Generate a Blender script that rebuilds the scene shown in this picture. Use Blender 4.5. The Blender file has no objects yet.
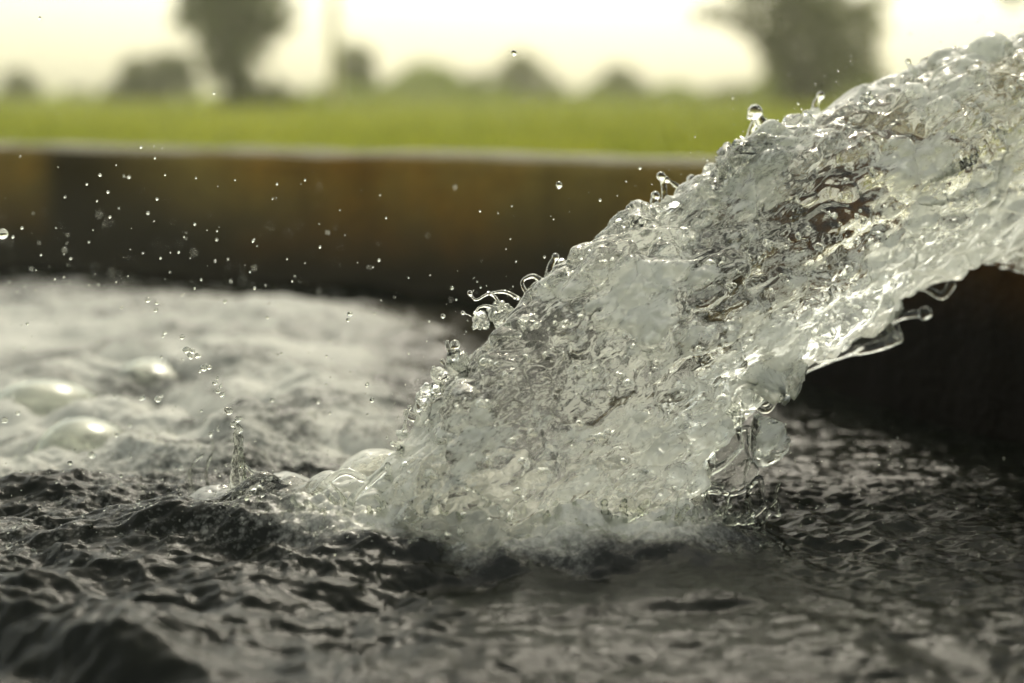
import bpy, math, random
import numpy as np
from mathutils import Vector

random.seed(7)
rng = np.random.default_rng(11)
R = math.radians
scene = bpy.context.scene
col = scene.collection

# ------------------------------------------------------------------ camera frame
CAM_Z, PITCH, LENS, SENSOR = 0.35, R(10.1), 50.0, 36.0
FPX = 1024 * LENS / SENSOR


def at(px, py, Y):
    """the place at depth Y (metres from the camera, along +Y) seen at pixel px, py"""
    dx = (px - 512) / FPX
    dz = -(py - 341.5) / FPX
    d = Vector((dx, math.cos(PITCH) + dz * math.sin(PITCH), -math.sin(PITCH) + dz * math.cos(PITCH)))
    t = Y / d.y
    return Vector((d.x * t, Y, CAM_Z + d.z * t))


def on_plane(px, py, z=0.0):
    dx = (px - 512) / FPX
    dz = -(py - 341.5) / FPX
    d = Vector((dx, math.cos(PITCH) + dz * math.sin(PITCH), -math.sin(PITCH) + dz * math.cos(PITCH)))
    t = (z - CAM_Z) / d.z
    return Vector((d.x * t, d.y * t, z))


# ------------------------------------------------------------------ noise
def _hash(ix, iy, iz, seed):
    h = (ix.astype(np.int64) * 374761393 + iy.astype(np.int64) * 668265263 + iz.astype(np.int64) * 2147483647 + seed * 1274126177) & 0xFFFFFFFF
    h = ((h ^ (h >> 13)) * 1274126177) & 0xFFFFFFFF
    h = ((h ^ (h >> 16)) * 2246822519) & 0xFFFFFFFF
    return h ^ (h >> 15)


def vnoise(p, seed=0):
    """gradient noise, about -1..1; p is (n, 3)"""
    i = np.floor(p)
    f = (p - i).astype(np.float32)
    i = i.astype(np.int64)
    u = f * f * f * (f * (f * 6 - 15) + 10)
    out = np.zeros(len(p), np.float32)
    for dx in (0, 1):
        wx = u[:, 0] if dx else 1 - u[:, 0]
        for dy in (0, 1):
            wy = u[:, 1] if dy else 1 - u[:, 1]
            for dz in (0, 1):
                wz = u[:, 2] if dz else 1 - u[:, 2]
                h = _hash(i[:, 0] + dx, i[:, 1] + dy, i[:, 2] + dz, seed)
                gx = ((h & 255) / 127.5 - 1).astype(np.float32)
                gy = (((h >> 8) & 255) / 127.5 - 1).astype(np.float32)
                gz = (((h >> 16) & 255) / 127.5 - 1).astype(np.float32)
                out += wx * wy * wz * (gx * (f[:, 0] - dx) + gy * (f[:, 1] - dy) + gz * (f[:, 2] - dz))
    return out * 1.3


def fbm(p, octaves=4, seed=0, gain=0.5):
    a, s, o = 1.0, 1.0, np.zeros(len(p), np.float32)
    for k in range(octaves):
        o += a * vnoise(p * s + 17.3 * k, seed + k)
        a *= gain
        s *= 2.03
    return o


def worley(p, seed=0):
    """distance to the nearest feature point (F1) and its cell's random value"""
    i = np.floor(p).astype(np.int64)
    f = (p - i).astype(np.float32)
    best = np.full(len(p), 9.0, np.float32)
    val = np.zeros(len(p), np.float32)
    for dx in (-1, 0, 1):
        for dy in (-1, 0, 1):
            for dz in (-1, 0, 1):
                h = _hash(i[:, 0] + dx, i[:, 1] + dy, i[:, 2] + dz, seed)
                ax = dx + (h & 255) / 255.0 - f[:, 0]
                ay = dy + ((h >> 8) & 255) / 255.0 - f[:, 1]
                az = dz + ((h >> 16) & 255) / 255.0 - f[:, 2]
                d = (ax * ax + ay * ay + az * az).astype(np.float32)
                m = d < best
                best = np.where(m, d, best)
                val = np.where(m, ((h >> 24) & 255) / 255.0, val)
    return np.sqrt(best), val


def lobes(p, seed=0):
    """rounded domes that meet in creases, about 0..1"""
    f, v = worley(p, seed)
    return np.clip(1 - f * f * 1.25, 0, 1) * (0.45 + 0.55 * v)


def sstep(a, b, x):
    t = np.clip((x - a) / (b - a), 0, 1)
    return t * t * (3 - 2 * t)


# ------------------------------------------------------------------ mesh helpers
def new_mesh(name, verts, faces):
    verts = np.asarray(verts, np.float32)
    me = bpy.data.meshes.new(name)
    if isinstance(faces, np.ndarray):
        n, k = faces.shape
        me.vertices.add(len(verts))
        me.vertices.foreach_set('co', verts.ravel())
        me.loops.add(n * k)
        me.loops.foreach_set('vertex_index', faces.astype(np.int32).ravel())
        me.polygons.add(n)
        me.polygons.foreach_set('loop_start', np.arange(0, n * k, k, dtype=np.int32))
        me.update(calc_edges=True)
        me.validate()
    else:
        me.from_pydata([tuple(map(float, v)) for v in verts], [], faces)
        me.update()
    return me


def smooth(me, on=True):
    me.polygons.foreach_set('use_smooth', np.full(len(me.polygons), on))


def link(name, me, mat=None, parent=None, loc=(0, 0, 0)):
    o = bpy.data.objects.new(name, me)
    col.objects.link(o)
    if mat is not None and me is not None:
        me.materials.clear()
        me.materials.append(mat)
    o.location = loc
    if parent:
        o.parent = parent
    return o


def tag(o, label=None, cat=None, group=None, kind=None):
    if label: o['label'] = label
    if cat: o['category'] = cat
    if group: o['group'] = group
    if kind: o['kind'] = kind
    return o


def empty(name, loc, label, cat, group=None):
    o = bpy.data.objects.new(name, None)
    o.empty_display_size = 0.1
    col.objects.link(o)
    o.location = loc
    return tag(o, label, cat, group)


def attr(me, name, values):
    a = me.attributes.new(name, 'FLOAT', 'POINT')
    a.data.foreach_set('value', np.asarray(values, np.float32))


def get_co(me):
    co = np.empty(len(me.vertices) * 3, np.float32)
    me.vertices.foreach_get('co', co)
    return co.reshape(-1, 3)


def get_no(me):
    no = np.empty(len(me.vertices) * 3, np.float32)
    me.vertex_normals.foreach_get('vector', no)
    return no.reshape(-1, 3)


class MB:
    """collects closed shapes into one vertex and face list"""
    def __init__(s):
        s.v, s.f = [], []

    def add(s, v, f):
        o = len(s.v)
        s.v += [tuple(map(float, q)) for q in v]
        s.f += [tuple(i + o for i in q) for q in f]

    def ball(s, c, r, sq=(1, 1, 1), nu=10, nv=7):
        v, f = [], []
        v.append((c[0], c[1], c[2] + r * sq[2]))
        for j in range(1, nv):
            th = math.pi * j / nv
            for i in range(nu):
                ph = 2 * math.pi * i / nu
                v.append((c[0] + r * sq[0] * math.sin(th) * math.cos(ph), c[1] + r * sq[1] * math.sin(th) * math.sin(ph), c[2] + r * sq[2] * math.cos(th)))
        v.append((c[0], c[1], c[2] - r * sq[2]))
        L = len(v) - 1
        for i in range(nu):
            f.append((0, 1 + i, 1 + (i + 1) % nu))
            f.append((L, L - nu + (i + 1) % nu, L - nu + i))
            for j in range(nv - 2):
                a = 1 + j * nu
                f.append((a + i, a + nu + i, a + nu + (i + 1) % nu, a + (i + 1) % nu))
        s.add(v, f)

    def tube(s, pts, radii, n=8):
        pts = [Vector(p) for p in pts]
        v, f = [], []
        prev = None
        for k, p in enumerate(pts):
            d = (pts[min(k + 1, len(pts) - 1)] - pts[max(k - 1, 0)]).normalized()
            if prev is None:
                a = d.orthogonal().normalized()
            else:
                a = (prev - d * prev.dot(d)).normalized()
            prev = a
            b = d.cross(a)
            for i in range(n):
                t = 2 * math.pi * i / n
                v.append(p + (a * math.cos(t) + b * math.sin(t)) * radii[k])
        m = len(pts)
        for k in range(m - 1):
            for i in range(n):
                f.append((k * n + i, k * n + (i + 1) % n, (k + 1) * n + (i + 1) % n, (k + 1) * n + i))
        f.append(tuple(reversed(range(n))))
        f.append(tuple((m - 1) * n + i for i in range(n)))
        s.add(v, f)

    def mesh(s, name):
        return new_mesh(name, s.v, s.f)


def smooth_path(pts, n=6):
    """Catmull-Rom through the points"""
    pts = [Vector(p) for p in pts]
    out = []
    for k in range(len(pts) - 1):
        p0, p1, p2, p3 = pts[max(k - 1, 0)], pts[k], pts[k + 1], pts[min(k + 2, len(pts) - 1)]
        for i in range(n):
            t = i / n
            out.append(0.5 * ((2 * p1) + (p2 - p0) * t + (2 * p0 - 5 * p1 + 4 * p2 - p3) * t * t + (3 * p1 - p0 - 3 * p2 + p3) * t ** 3))
    out.append(pts[-1])
    return out


def remesh(me, voxel):
    o = bpy.data.objects.new('remesh_work', me)
    col.objects.link(o)
    m = o.modifiers.new('r', 'REMESH')
    m.mode = 'VOXEL'
    m.voxel_size = voxel
    m.use_smooth_shade = True
    dg = bpy.context.evaluated_depsgraph_get()
    out = bpy.data.meshes.new_from_object(o.evaluated_get(dg), depsgraph=dg)
    bpy.data.objects.remove(o)
    bpy.data.meshes.remove(me)
    return out


# ------------------------------------------------------------------ materials
class NT:
    def __init__(s, name):
        s.m = bpy.data.materials.new(name)
        s.m.use_nodes = True
        s.t = s.m.node_tree
        s.t.nodes.clear()
        s.out = s.n('ShaderNodeOutputMaterial')

    def n(s, kind, **kw):
        x = s.t.nodes.new(kind)
        for k, v in kw.items():
            if k in x.inputs.keys():
                x.inputs[k].default_value = v
            else:
                setattr(x, k, v)
        return x

    def l(s, a, b):
        s.t.links.new(a, b)

    def mixc(s, fac, a, b, blend='MIX'):
        x = s.t.nodes.new('ShaderNodeMix')
        x.data_type = 'RGBA'
        x.blend_type = blend
        for v, i in ((fac, 0), (a, 6), (b, 7)):
            if hasattr(v, 'links'):
                s.l(v, x.inputs[i])
            else:
                x.inputs[i].default_value = v if i == 0 else (*v, 1) if len(v) == 3 else v
        return x.outputs[2]

    def math(s, op, a, b=0.0, clamp=False):
        x = s.t.nodes.new('ShaderNodeMath')
        x.operation = op
        x.use_clamp = clamp
        for v, i in ((a, 0), (b, 1)):
            if hasattr(v, 'links'):
                s.l(v, x.inputs[i])
            else:
                x.inputs[i].default_value = v
        return x.outputs[0]

    def ramp(s, fac, lo, hi, a=0.0, b=1.0):
        x = s.t.nodes.new('ShaderNodeMapRange')
        x.interpolation_type = 'SMOOTHSTEP'
        s.l(fac, x.inputs[0])
        x.inputs[1].default_value, x.inputs[2].default_value = lo, hi
        x.inputs[3].default_value, x.inputs[4].default_value = a, b
        return x.outputs[0]

    def noise(s, vec, scale, detail=4, rough=0.55, dist=0.0):
        x = s.n('ShaderNodeTexNoise', Scale=scale, Detail=detail, Roughness=rough, Distortion=dist)
        s.l(vec, x.inputs['Vector'])
        return x.outputs['Fac']

    def pos(s, sc=(1, 1, 1)):
        g = s.n('ShaderNodeTexCoord')
        x = s.n('ShaderNodeMapping')
        x.inputs['Scale'].default_value = sc
        s.l(g.outputs['Object'], x.inputs[0])
        return x.outputs[0]

    def done(s, sh, vol=None):
        s.l(sh, s.out.inputs['Surface'])
        return s.m


def mat_aerated(name, glass_rough=0.02, clear=(0.985, 0.99, 0.975)):
    """clear water over the white of its trapped air; vertex attribute 'air' says how much"""
    k = NT(name)
    p = k.n('ShaderNodeAttribute', attribute_name='flow').outputs['Vector']
    air = k.n('ShaderNodeAttribute', attribute_name='air').outputs['Fac']
    n1 = k.noise(p, 45, 6, 0.7, 0.8)
    n2 = k.noise(p, 260, 4, 0.65, 0.5)
    vor = k.n('ShaderNodeTexVoronoi', Scale=170.0, feature='SMOOTH_F1')
    vor.inputs['Smoothness'].default_value = 0.25
    k.l(p, vor.inputs['Vector'])
    vd = vor.outputs['Distance']
    v2 = k.n('ShaderNodeTexVoronoi', Scale=420.0)
    k.l(p, v2.inputs['Vector'])
    lev = k.math('ADD', air, k.math('MULTIPLY', k.math('SUBTRACT', n1, 0.5), 1.5))
    lev = k.math('ADD', lev, k.math('MULTIPLY', k.math('SUBTRACT', n2, 0.5), 1.5))
    mask = k.ramp(lev, 0.46, 0.82, 0.0, 0.72)
    hgt = k.math('ADD', k.math('MULTIPLY', vd, -0.45), k.math('MULTIPLY', n2, 0.3))
    hgt = k.math('ADD', hgt, k.math('MULTIPLY', v2.outputs['Distance'], -0.2))
    bump = k.n('ShaderNodeBump', Strength=0.28, Distance=0.003)
    k.l(hgt, bump.inputs['Height'])
    gl = k.n('ShaderNodeBsdfGlass', IOR=1.33, Roughness=glass_rough)
    gl.inputs['Color'].default_value = (*clear, 1)
    k.l(bump.outputs[0], gl.inputs['Normal'])
    df = k.n('ShaderNodeBsdfPrincipled', Roughness=0.06, IOR=1.38)
    df.inputs['Base Color'].default_value = (0.80, 0.81, 0.76, 1)
    k.l(bump.outputs[0], df.inputs['Normal'])
    tr = k.n('ShaderNodeBsdfTranslucent')
    tr.inputs['Color'].default_value = (0.84, 0.85, 0.78, 1)
    k.l(bump.outputs[0], tr.inputs['Normal'])
    m1 = k.n('ShaderNodeMixShader', Fac=0.45)
    k.l(df.outputs[0], m1.inputs[1]); k.l(tr.outputs[0], m1.inputs[2])
    m2 = k.n('ShaderNodeMixShader')
    k.l(mask, m2.inputs[0]); k.l(gl.outputs[0], m2.inputs[1]); k.l(m1.outputs[0], m2.inputs[2])
    return k.done(m2.outputs[0])


def mat_clear(name, rough=0.0):
    k = NT(name)
    gl = k.n('ShaderNodeBsdfGlass', IOR=1.33, Roughness=rough)
    gl.inputs['Color'].default_value = (0.96, 0.97, 0.94, 1)
    return k.done(gl.outputs[0])


def mat_pool():
    k = NT('tank_water')
    p = k.pos()
    foam = k.n('ShaderNodeAttribute', attribute_name='air').outputs['Fac']
    n1 = k.noise(p, 22, 6, 0.62, 0.9)
    n2 = k.noise(p, 210, 5, 0.68, 0.5)
    nn = k.math('ADD', k.math('MULTIPLY', n1, 0.5), k.math('MULTIPLY', n2, 0.5))
    vo = k.n('ShaderNodeTexVoronoi', Scale=190.0, feature='SMOOTH_F1', Randomness=1.0)
    vo.inputs['Smoothness'].default_value = 0.15
    k.l(p, vo.inputs['Vector'])
    vo2 = k.n('ShaderNodeTexVoronoi', Scale=430.0)
    k.l(p, vo2.inputs['Vector'])
    bub = k.math('ADD', k.math('MULTIPLY', vo.outputs['Distance'], -0.55), k.math('MULTIPLY', vo2.outputs['Distance'], -0.35))
    pure = k.n('ShaderNodeAttribute', attribute_name='froth').outputs['Fac']
    f = k.math('ADD', foam, k.math('MULTIPLY', k.math('SUBTRACT', nn, 0.5), k.ramp(pure, 0.0, 0.5, 1.5, 1.1)))
    f = k.math('ADD', f, k.math('MULTIPLY', k.math('ADD', bub, 0.36), k.ramp(pure, 0.0, 0.5, 0.55, 0.22)))
    f = k.math('MULTIPLY', k.ramp(f, 0.10, 0.85), k.ramp(foam, 0.0, 0.15))
    colr = k.mixc(f, (0.009, 0.010, 0.007), k.mixc(pure, (0.42, 0.42, 0.375), (0.60, 0.59, 0.52)))
    b = k.n('ShaderNodeBsdfPrincipled', IOR=1.333)
    k.l(colr, b.inputs['Base Color'])
    k.l(k.math('MULTIPLY', k.ramp(f, 0, 0.7, 0.035, 0.5), k.ramp(pure, 0, 0.5, 1.0, 0.25)), b.inputs['Roughness'])
    k.l(k.math('ADD', k.ramp(f, 0, 0.7, 0.21, 0.18), k.ramp(pure, 0, 0.5, 0.0, 0.4)), b.inputs['Specular IOR Level'])
    bump = k.n('ShaderNodeBump', Strength=0.25, Distance=0.003)
    k.l(k.math('ADD', k.math('ADD', n2, k.math('MULTIPLY', k.noise(p, 420, 2), 0.3)), k.math('MULTIPLY', k.math('MULTIPLY', bub, pure), 0.7)), bump.inputs['Height'])
    k.l(bump.outputs[0], b.inputs['Normal'])
    return k.done(b.outputs[0])


def mat_concrete(name, wet, dry, ochre, z_lo, z_hi, dark_patch=None, spec=0.4):
    """stained concrete: dark and wet near the water, streaks running down"""
    k = NT(name)
    p = k.pos()
    sx = k.n('ShaderNodeSeparateXYZ'); k.l(p, sx.inputs[0])
    streak = k.noise(k.pos((7, 7, 0.6)), 1.0, 5, 0.6)
    blot = k.noise(k.pos((1.6, 1.6, 2.6)), 1.0, 4, 0.55, 0.5)
    grain = k.noise(p, 60, 5, 0.7)
    c = k.mixc(k.ramp(blot, 0.38, 0.66), dry, ochre)
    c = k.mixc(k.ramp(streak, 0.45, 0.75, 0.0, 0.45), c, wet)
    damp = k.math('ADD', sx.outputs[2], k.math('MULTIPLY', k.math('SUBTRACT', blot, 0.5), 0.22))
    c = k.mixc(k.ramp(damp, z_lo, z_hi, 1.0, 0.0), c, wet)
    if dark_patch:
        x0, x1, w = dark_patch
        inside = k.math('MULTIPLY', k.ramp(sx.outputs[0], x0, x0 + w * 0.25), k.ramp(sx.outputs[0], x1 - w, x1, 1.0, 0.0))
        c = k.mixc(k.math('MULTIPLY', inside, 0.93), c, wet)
    c = k.mixc(k.ramp(grain, 0.3, 0.7, 0.0, 0.35), c, wet)
    # faces turned upward get a separate pale cement colour
    geo = k.n('ShaderNodeNewGeometry')
    sn = k.n('ShaderNodeSeparateXYZ'); k.l(geo.outputs['True Normal'], sn.inputs[0])
    c = k.mixc(k.ramp(sn.outputs[2], 0.5, 0.8), c, k.mixc(k.ramp(grain, 0.3, 0.7), (0.22, 0.21, 0.14), (0.13, 0.12, 0.08)))
    b = k.n('ShaderNodeBsdfPrincipled')
    k.l(c, b.inputs['Base Color'])
    b.inputs['Specular IOR Level'].default_value = spec
    k.l(k.ramp(damp, z_lo, z_hi, 0.45, 0.9), b.inputs['Roughness'])
    bump = k.n('ShaderNodeBump', Strength=0.5, Distance=0.006)
    k.l(grain, bump.inputs['Height']); k.l(bump.outputs[0], b.inputs['Normal'])
    return k.done(b.outputs[0])


def mat_leaf(name, a, b_, trans=0.35, patch=0.0):
    k = NT(name)
    n = k.noise(k.pos(), 1.3, 3)
    c = k.mixc(k.ramp(n, 0.35, 0.65), a, b_)
    n5 = k.noise(k.pos((0.10, 0.45, 0.3)), 1.0, 3)
    c = k.mixc(k.ramp(n5, 0.35, 0.65, 0.0, patch), c, (0.15, 0.19, 0.016))
    d = k.n('ShaderNodeBsdfPrincipled', Roughness=0.6)
    k.l(c, d.inputs['Base Color'])
    t = k.n('ShaderNodeBsdfTranslucent'); k.l(c, t.inputs['Color'])
    m = k.n('ShaderNodeMixShader', Fac=trans)
    k.l(d.outputs[0], m.inputs[1]); k.l(t.outputs[0], m.inputs[2])
    return k.done(m.outputs[0])


def mat_simple(name, a, b_, scale, rough=0.85, metal=0.0):
    k = NT(name)
    n = k.noise(k.pos(), scale, 5, 0.6)
    c = k.mixc(k.ramp(n, 0.35, 0.65), a, b_)
    d = k.n('ShaderNodeBsdfPrincipled', Roughness=rough, Metallic=metal)
    k.l(c, d.inputs['Base Color'])
    bump = k.n('ShaderNodeBump', Strength=0.4, Distance=0.01)
    k.l(n, bump.inputs['Height']); k.l(bump.outputs[0], d.inputs['Normal'])
    return k.done(d.outputs[0])


# ------------------------------------------------------------------ sky and sun
SUN_EL, SUN_AZ = R(50), R(9)
w = bpy.data.worlds.new('World')
scene.world = w
w.use_nodes = True
nt = w.node_tree
bg = nt.nodes['Background']
sky = nt.nodes.new('ShaderNodeTexSky')
sky.sky_type = 'NISHITA'
sky.sun_disc = False
sky.sun_elevation = SUN_EL
sky.sun_rotation = SUN_AZ
sky.air_density = 1.0
sky.dust_density = 3.0
sky.ozone_density = 0.6
warm = nt.nodes.new('ShaderNodeMix')          # the camera's warm white balance
warm.data_type = 'RGBA'
warm.blend_type = 'MULTIPLY'
warm.inputs[0].default_value = 1.0
warm.inputs[7].default_value = (1.03, 1.0, 0.85, 1)
pale = nt.nodes.new('ShaderNodeHueSaturation')   # a hazy, whitened sky
pale.inputs['Saturation'].default_value = 0.38
nt.links.new(sky.outputs[0], pale.inputs['Color'])
nt.links.new(pale.outputs[0], warm.inputs[6])
nt.links.new(warm.outputs[2], bg.inputs[0])
bg.inputs[1].default_value = 0.14
S = Vector((math.sin(SUN_AZ) * math.cos(SUN_EL), math.cos(SUN_AZ) * math.cos(SUN_EL), math.sin(SUN_EL)))
sun = bpy.data.lights.new('sun', 'SUN')
sun.energy = 0.95
sun.angle = R(10)            # veiled by haze
sun.color = (1.0, 0.93, 0.78)
so = bpy.data.objects.new('sun', sun)
col.objects.link(so)
so.rotation_euler = S.to_track_quat('Z', 'Y').to_euler()
so.location = S * 30

# ------------------------------------------------------------------ ground, field
GZ = -0.32
gm = NT('field_soil')
gp = gm.pos()
gn = gm.noise(gp, 0.12, 5, 0.6)
gn2 = gm.noise(gm.pos((0.03, 0.35, 1)), 1.0, 4, 0.6)
gc = gm.mixc(gm.ramp(gn, 0.35, 0.65), (0.21, 0.245, 0.03), (0.26, 0.28, 0.04))
gc = gm.mixc(gm.ramp(gn2, 0.45, 0.7, 0, 0.6), gc, (0.11, 0.16, 0.018))
gd = gm.n('ShaderNodeBsdfPrincipled', Roughness=0.9)
gm.l(gc, gd.inputs['Base Color'])
gm.done(gd.outputs[0])
G = 410
xs = np.linspace(-G, G, 41)
gv = np.array([(x, y, GZ) for y in xs for x in xs])
gf = np.array([(j * 41 + i, j * 41 + i + 1, (j + 1) * 41 + i + 1, (j + 1) * 41 + i) for j in range(40) for i in range(40)])
tag(link('ground', new_mesh('ground', gv, gf), gm.m), kind='structure')

grass_mat = mat_leaf('crop_leaf', (0.30, 0.33, 0.035), (0.38, 0.38, 0.05), 0.5, patch=0.75)


def blades(n, y0, y1, h0, h1, wd, seed):
    r = np.random.default_rng(seed)
    y = y0 * (y1 / y0) ** r.random(n)
    x = (r.random(n) - 0.5) * 1.1 * y + 0.0
    h = h0 + (h1 - h0) * r.random(n)
    a = r.random(n) * np.pi
    lx, ly = (r.random(n) - 0.5) * 0.5 * h, (r.random(n) - 0.5) * 0.5 * h
    wdt = wd * (0.6 + 0.8 * r.random(n)) * np.sqrt(y / y0)
    b = np.stack([x, y, np.full(n, GZ)], 1)
    s = np.stack([np.cos(a) * wdt, np.sin(a) * wdt, np.zeros(n)], 1)
    mid = b + np.stack([lx * .35, ly * .35, h * .6], 1)
    tip = b + np.stack([lx, ly, h], 1)
    v = np.stack([b - s, b + s, mid + s * .7, mid - s * .7, tip + s * .1, tip - s * .1], 1).reshape(-1, 3)
    o = np.arange(n)[:, None] * 6
    f = np.concatenate([o + np.array([0, 1, 2, 3]), o + np.array([3, 2, 4, 5])], 0)
    return v, f


cv, cf = blades(42000, 3.6, 90, 0.10, 0.26, 0.012, 3)
crop = link('crop_field', new_mesh('crop_field', cv, cf), grass_mat)
tag(crop, 'bright green low crop growing in the field beyond the tank wall', 'crop', kind='stuff')

# ------------------------------------------------------------------ tank walls
def prism(poly, z0, z1, nz=1, bevel=0.012):
    """vertical wall block over a plan outline, with a rounded-off top edge"""
    n = len(poly)
    c = Vector((sum(p[0] for p in poly) / n, sum(p[1] for p in poly) / n))
    rows = [(z0, 0.0), (z1 - bevel, 0.0), (z1 - bevel * 0.3, bevel * 0.3), (z1, bevel)]
    v, f = [], []
    for z, ins in rows:
        for p in poly:
            q = Vector(p[:2]); d = (c - q)
            # inset by a fixed distance towards the long axis
            e = d.normalized() * ins
            v.append((q.x + e.x, q.y + e.y, z))
    for k in range(len(rows) - 1):
        for i in range(n):
            f.append((k * n + i, k * n + (i + 1) % n, (k + 1) * n + (i + 1) % n, (k + 1) * n + i))
    f.append(tuple((len(rows) - 1) * n + i for i in range(n)))
    f.append(tuple(reversed(range(n))))
    return v, f


def strip_wall(a, b, th, z0, z1, seg=40, wob=0.004, seed=1):
    """wall from a to b (its inner face), th thick to the right of a->b reversed; finely cut so that its edge wanders a little"""
    a, b = Vector(a), Vector(b)
    d = (b - a).normalized()
    nrm = Vector((-d.y, d.x))          # outward
    r = random.Random(seed)
    prof = [(0, z0), (0, z1 - 0.02), (0.006, z1 - 0.006), (0.02, z1), (th - 0.02, z1), (th, z1 - 0.02), (th, z0)]
    v, f = [], []
    for i in range(seg + 1):
        q = a.lerp(b, i / seg)
        wz = (r.random() - .5) * 2 * wob
        wx = (r.random() - .5) * 2 * wob * 0.7
        for (o, z) in prof:
            top = 1 if z > z0 else 0
            p = q + nrm * (o + (wx if 0 < z and o < 0.05 else 0))
            v.append((p.x, p.y, z + (wz if top else 0)))
    m = len(prof)
    for i in range(seg):
        for j in range(m):
            f.append((i * m + j, i * m + (j + 1) % m, (i + 1) * m + (j + 1) % m, (i + 1) * m + j))
    f.append(tuple(range(m)))
    f.append(tuple(reversed([seg * m + j for j in range(m)])))
    me = new_mesh('wall', v, f)
    return me


WALL_H = 0.238
back_dir = Vector((0.909, -0.416))
bp = Vector((0.29, 2.22))
bL, bR = bp - back_dir * 3.1, bp + back_dir * 1.55
xj = at(33, 200, 2.8).x
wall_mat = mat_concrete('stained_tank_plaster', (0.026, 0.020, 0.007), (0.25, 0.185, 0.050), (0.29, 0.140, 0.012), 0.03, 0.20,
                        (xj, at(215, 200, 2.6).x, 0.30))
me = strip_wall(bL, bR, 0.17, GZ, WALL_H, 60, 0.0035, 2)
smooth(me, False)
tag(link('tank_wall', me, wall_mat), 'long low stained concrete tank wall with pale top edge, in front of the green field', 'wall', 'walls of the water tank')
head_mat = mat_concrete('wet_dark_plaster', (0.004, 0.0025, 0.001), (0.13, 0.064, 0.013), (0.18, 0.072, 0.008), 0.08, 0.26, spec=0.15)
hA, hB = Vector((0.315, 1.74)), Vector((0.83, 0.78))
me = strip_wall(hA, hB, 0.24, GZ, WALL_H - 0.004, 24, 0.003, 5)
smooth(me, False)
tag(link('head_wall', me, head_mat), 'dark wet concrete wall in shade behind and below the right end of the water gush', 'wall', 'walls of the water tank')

# ------------------------------------------------------------------ the tank's water
def axis(parts):
    out = [parts[0][0]]
    for a, b, s in parts:
        n = max(1, int(round((b - a) / s)))
        out += list(np.linspace(a, b, n + 1)[1:])
    return np.array(out, np.float64)


gx = axis([(-2.6, -0.75, 0.012), (-0.75, -0.46, 0.004), (-0.46, 0.52, 0.0017), (0.52, 0.8, 0.004), (0.8, 1.7, 0.02)])
gy = axis([(0.02, 0.70, 0.008), (0.70, 0.95, 0.0022), (0.95, 1.32, 0.0016), (1.32, 1.7, 0.003), (1.7, 3.6, 0.009)])
X, Y = np.meshgrid(gx, gy)
x, y = X.ravel(), Y.ravel()
P2 = np.stack([x, y, np.zeros_like(x)], 1)


def n2(sx, sy, oct_, seed, ang=0.0, gain=0.5):
    c, s = math.cos(ang), math.sin(ang)
    q = np.stack([(x * c + y * s) / sx, (-x * s + y * c) / sy, np.full_like(x, seed * 3.7)], 1)
    return fbm(q, oct_, seed, gain)


def ridge(sx, sy, oct_, seed, ang=0.0):
    return 1 - np.abs(n2(sx, sy, oct_, seed, ang)) * 1.6


foot = Vector((0.03, 1.12))           # where the gush meets the water
rr = np.hypot((x - foot.x) / 0.30, (y - foot.y) / 0.088)     # 1 on the rim of the foot
left = sstep(0.10, -0.35, x)
turb = (1 - 0.45 * sstep(1.5, 2.0, y)) * np.clip(0.38 + 0.85 * left * sstep(0.62, 0.95, y) + 0.6 * np.exp(-((rr - 1.0) / 0.6) ** 2) * sstep(0.42, 0.15, x), 0, 1.1)
calm_right = sstep(0.10, 0.30, x)

warpx = n2(0.25, 0.25, 2, 60) * 0.03
x0_, y0_ = x.copy(), y.copy()
h = 0.010 * n2(0.36, 0.20, 2, 1, 0.15)
h += turb * 0.013 * n2(0.13, 0.085, 3, 2, 0.1)
x = x + warpx; y = y + n2(0.22, 0.22, 2, 61) * 0.02
h += turb * 0.0105 * (ridge(0.10, 0.055, 2, 3, -0.12) - 0.6)
h += turb * 0.0042 * (ridge(0.040, 0.026, 3, 4, 0.1) - 0.6)
h += turb * 0.0014 * (ridge(0.016, 0.011, 2, 14, -0.1) - 0.6)
h += sstep(0.74, 0.86, y) * sstep(1.15, 1.04, y) * 0.0022 * ridge(0.060, 0.020, 2, 16, -0.06)
h += (0.3 + turb) * 0.0011 * n2(0.014, 0.010, 2, 5)
# ripples running out from the foot on the right, and the near swells
ph = rr * 2 * math.pi / 0.105 + 2.2 * n2(0.12, 0.12, 2, 7)
h += (0.25 + calm_right) * 0.0011 * np.sin(ph) * np.exp(-np.abs(rr - 1) * 0.55) * (0.5 + 0.5 * n2(0.1, 0.1, 1, 8))
h += (0.15 + calm_right) * 0.0013 * n2(0.026, 0.013, 2, 9, 0.35)
h += calm_right * 0.0011 * n2(0.013, 0.009, 2, 12, 0.3)
near = sstep(1.0, 0.82, y)
h += near * 0.0012 * n2(0.035, 0.013, 2, 15, -0.1)
h += near * 0.0045 * n2(0.20, 0.065, 2, 10, -0.15)
x, y = x0_, y0_
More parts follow.
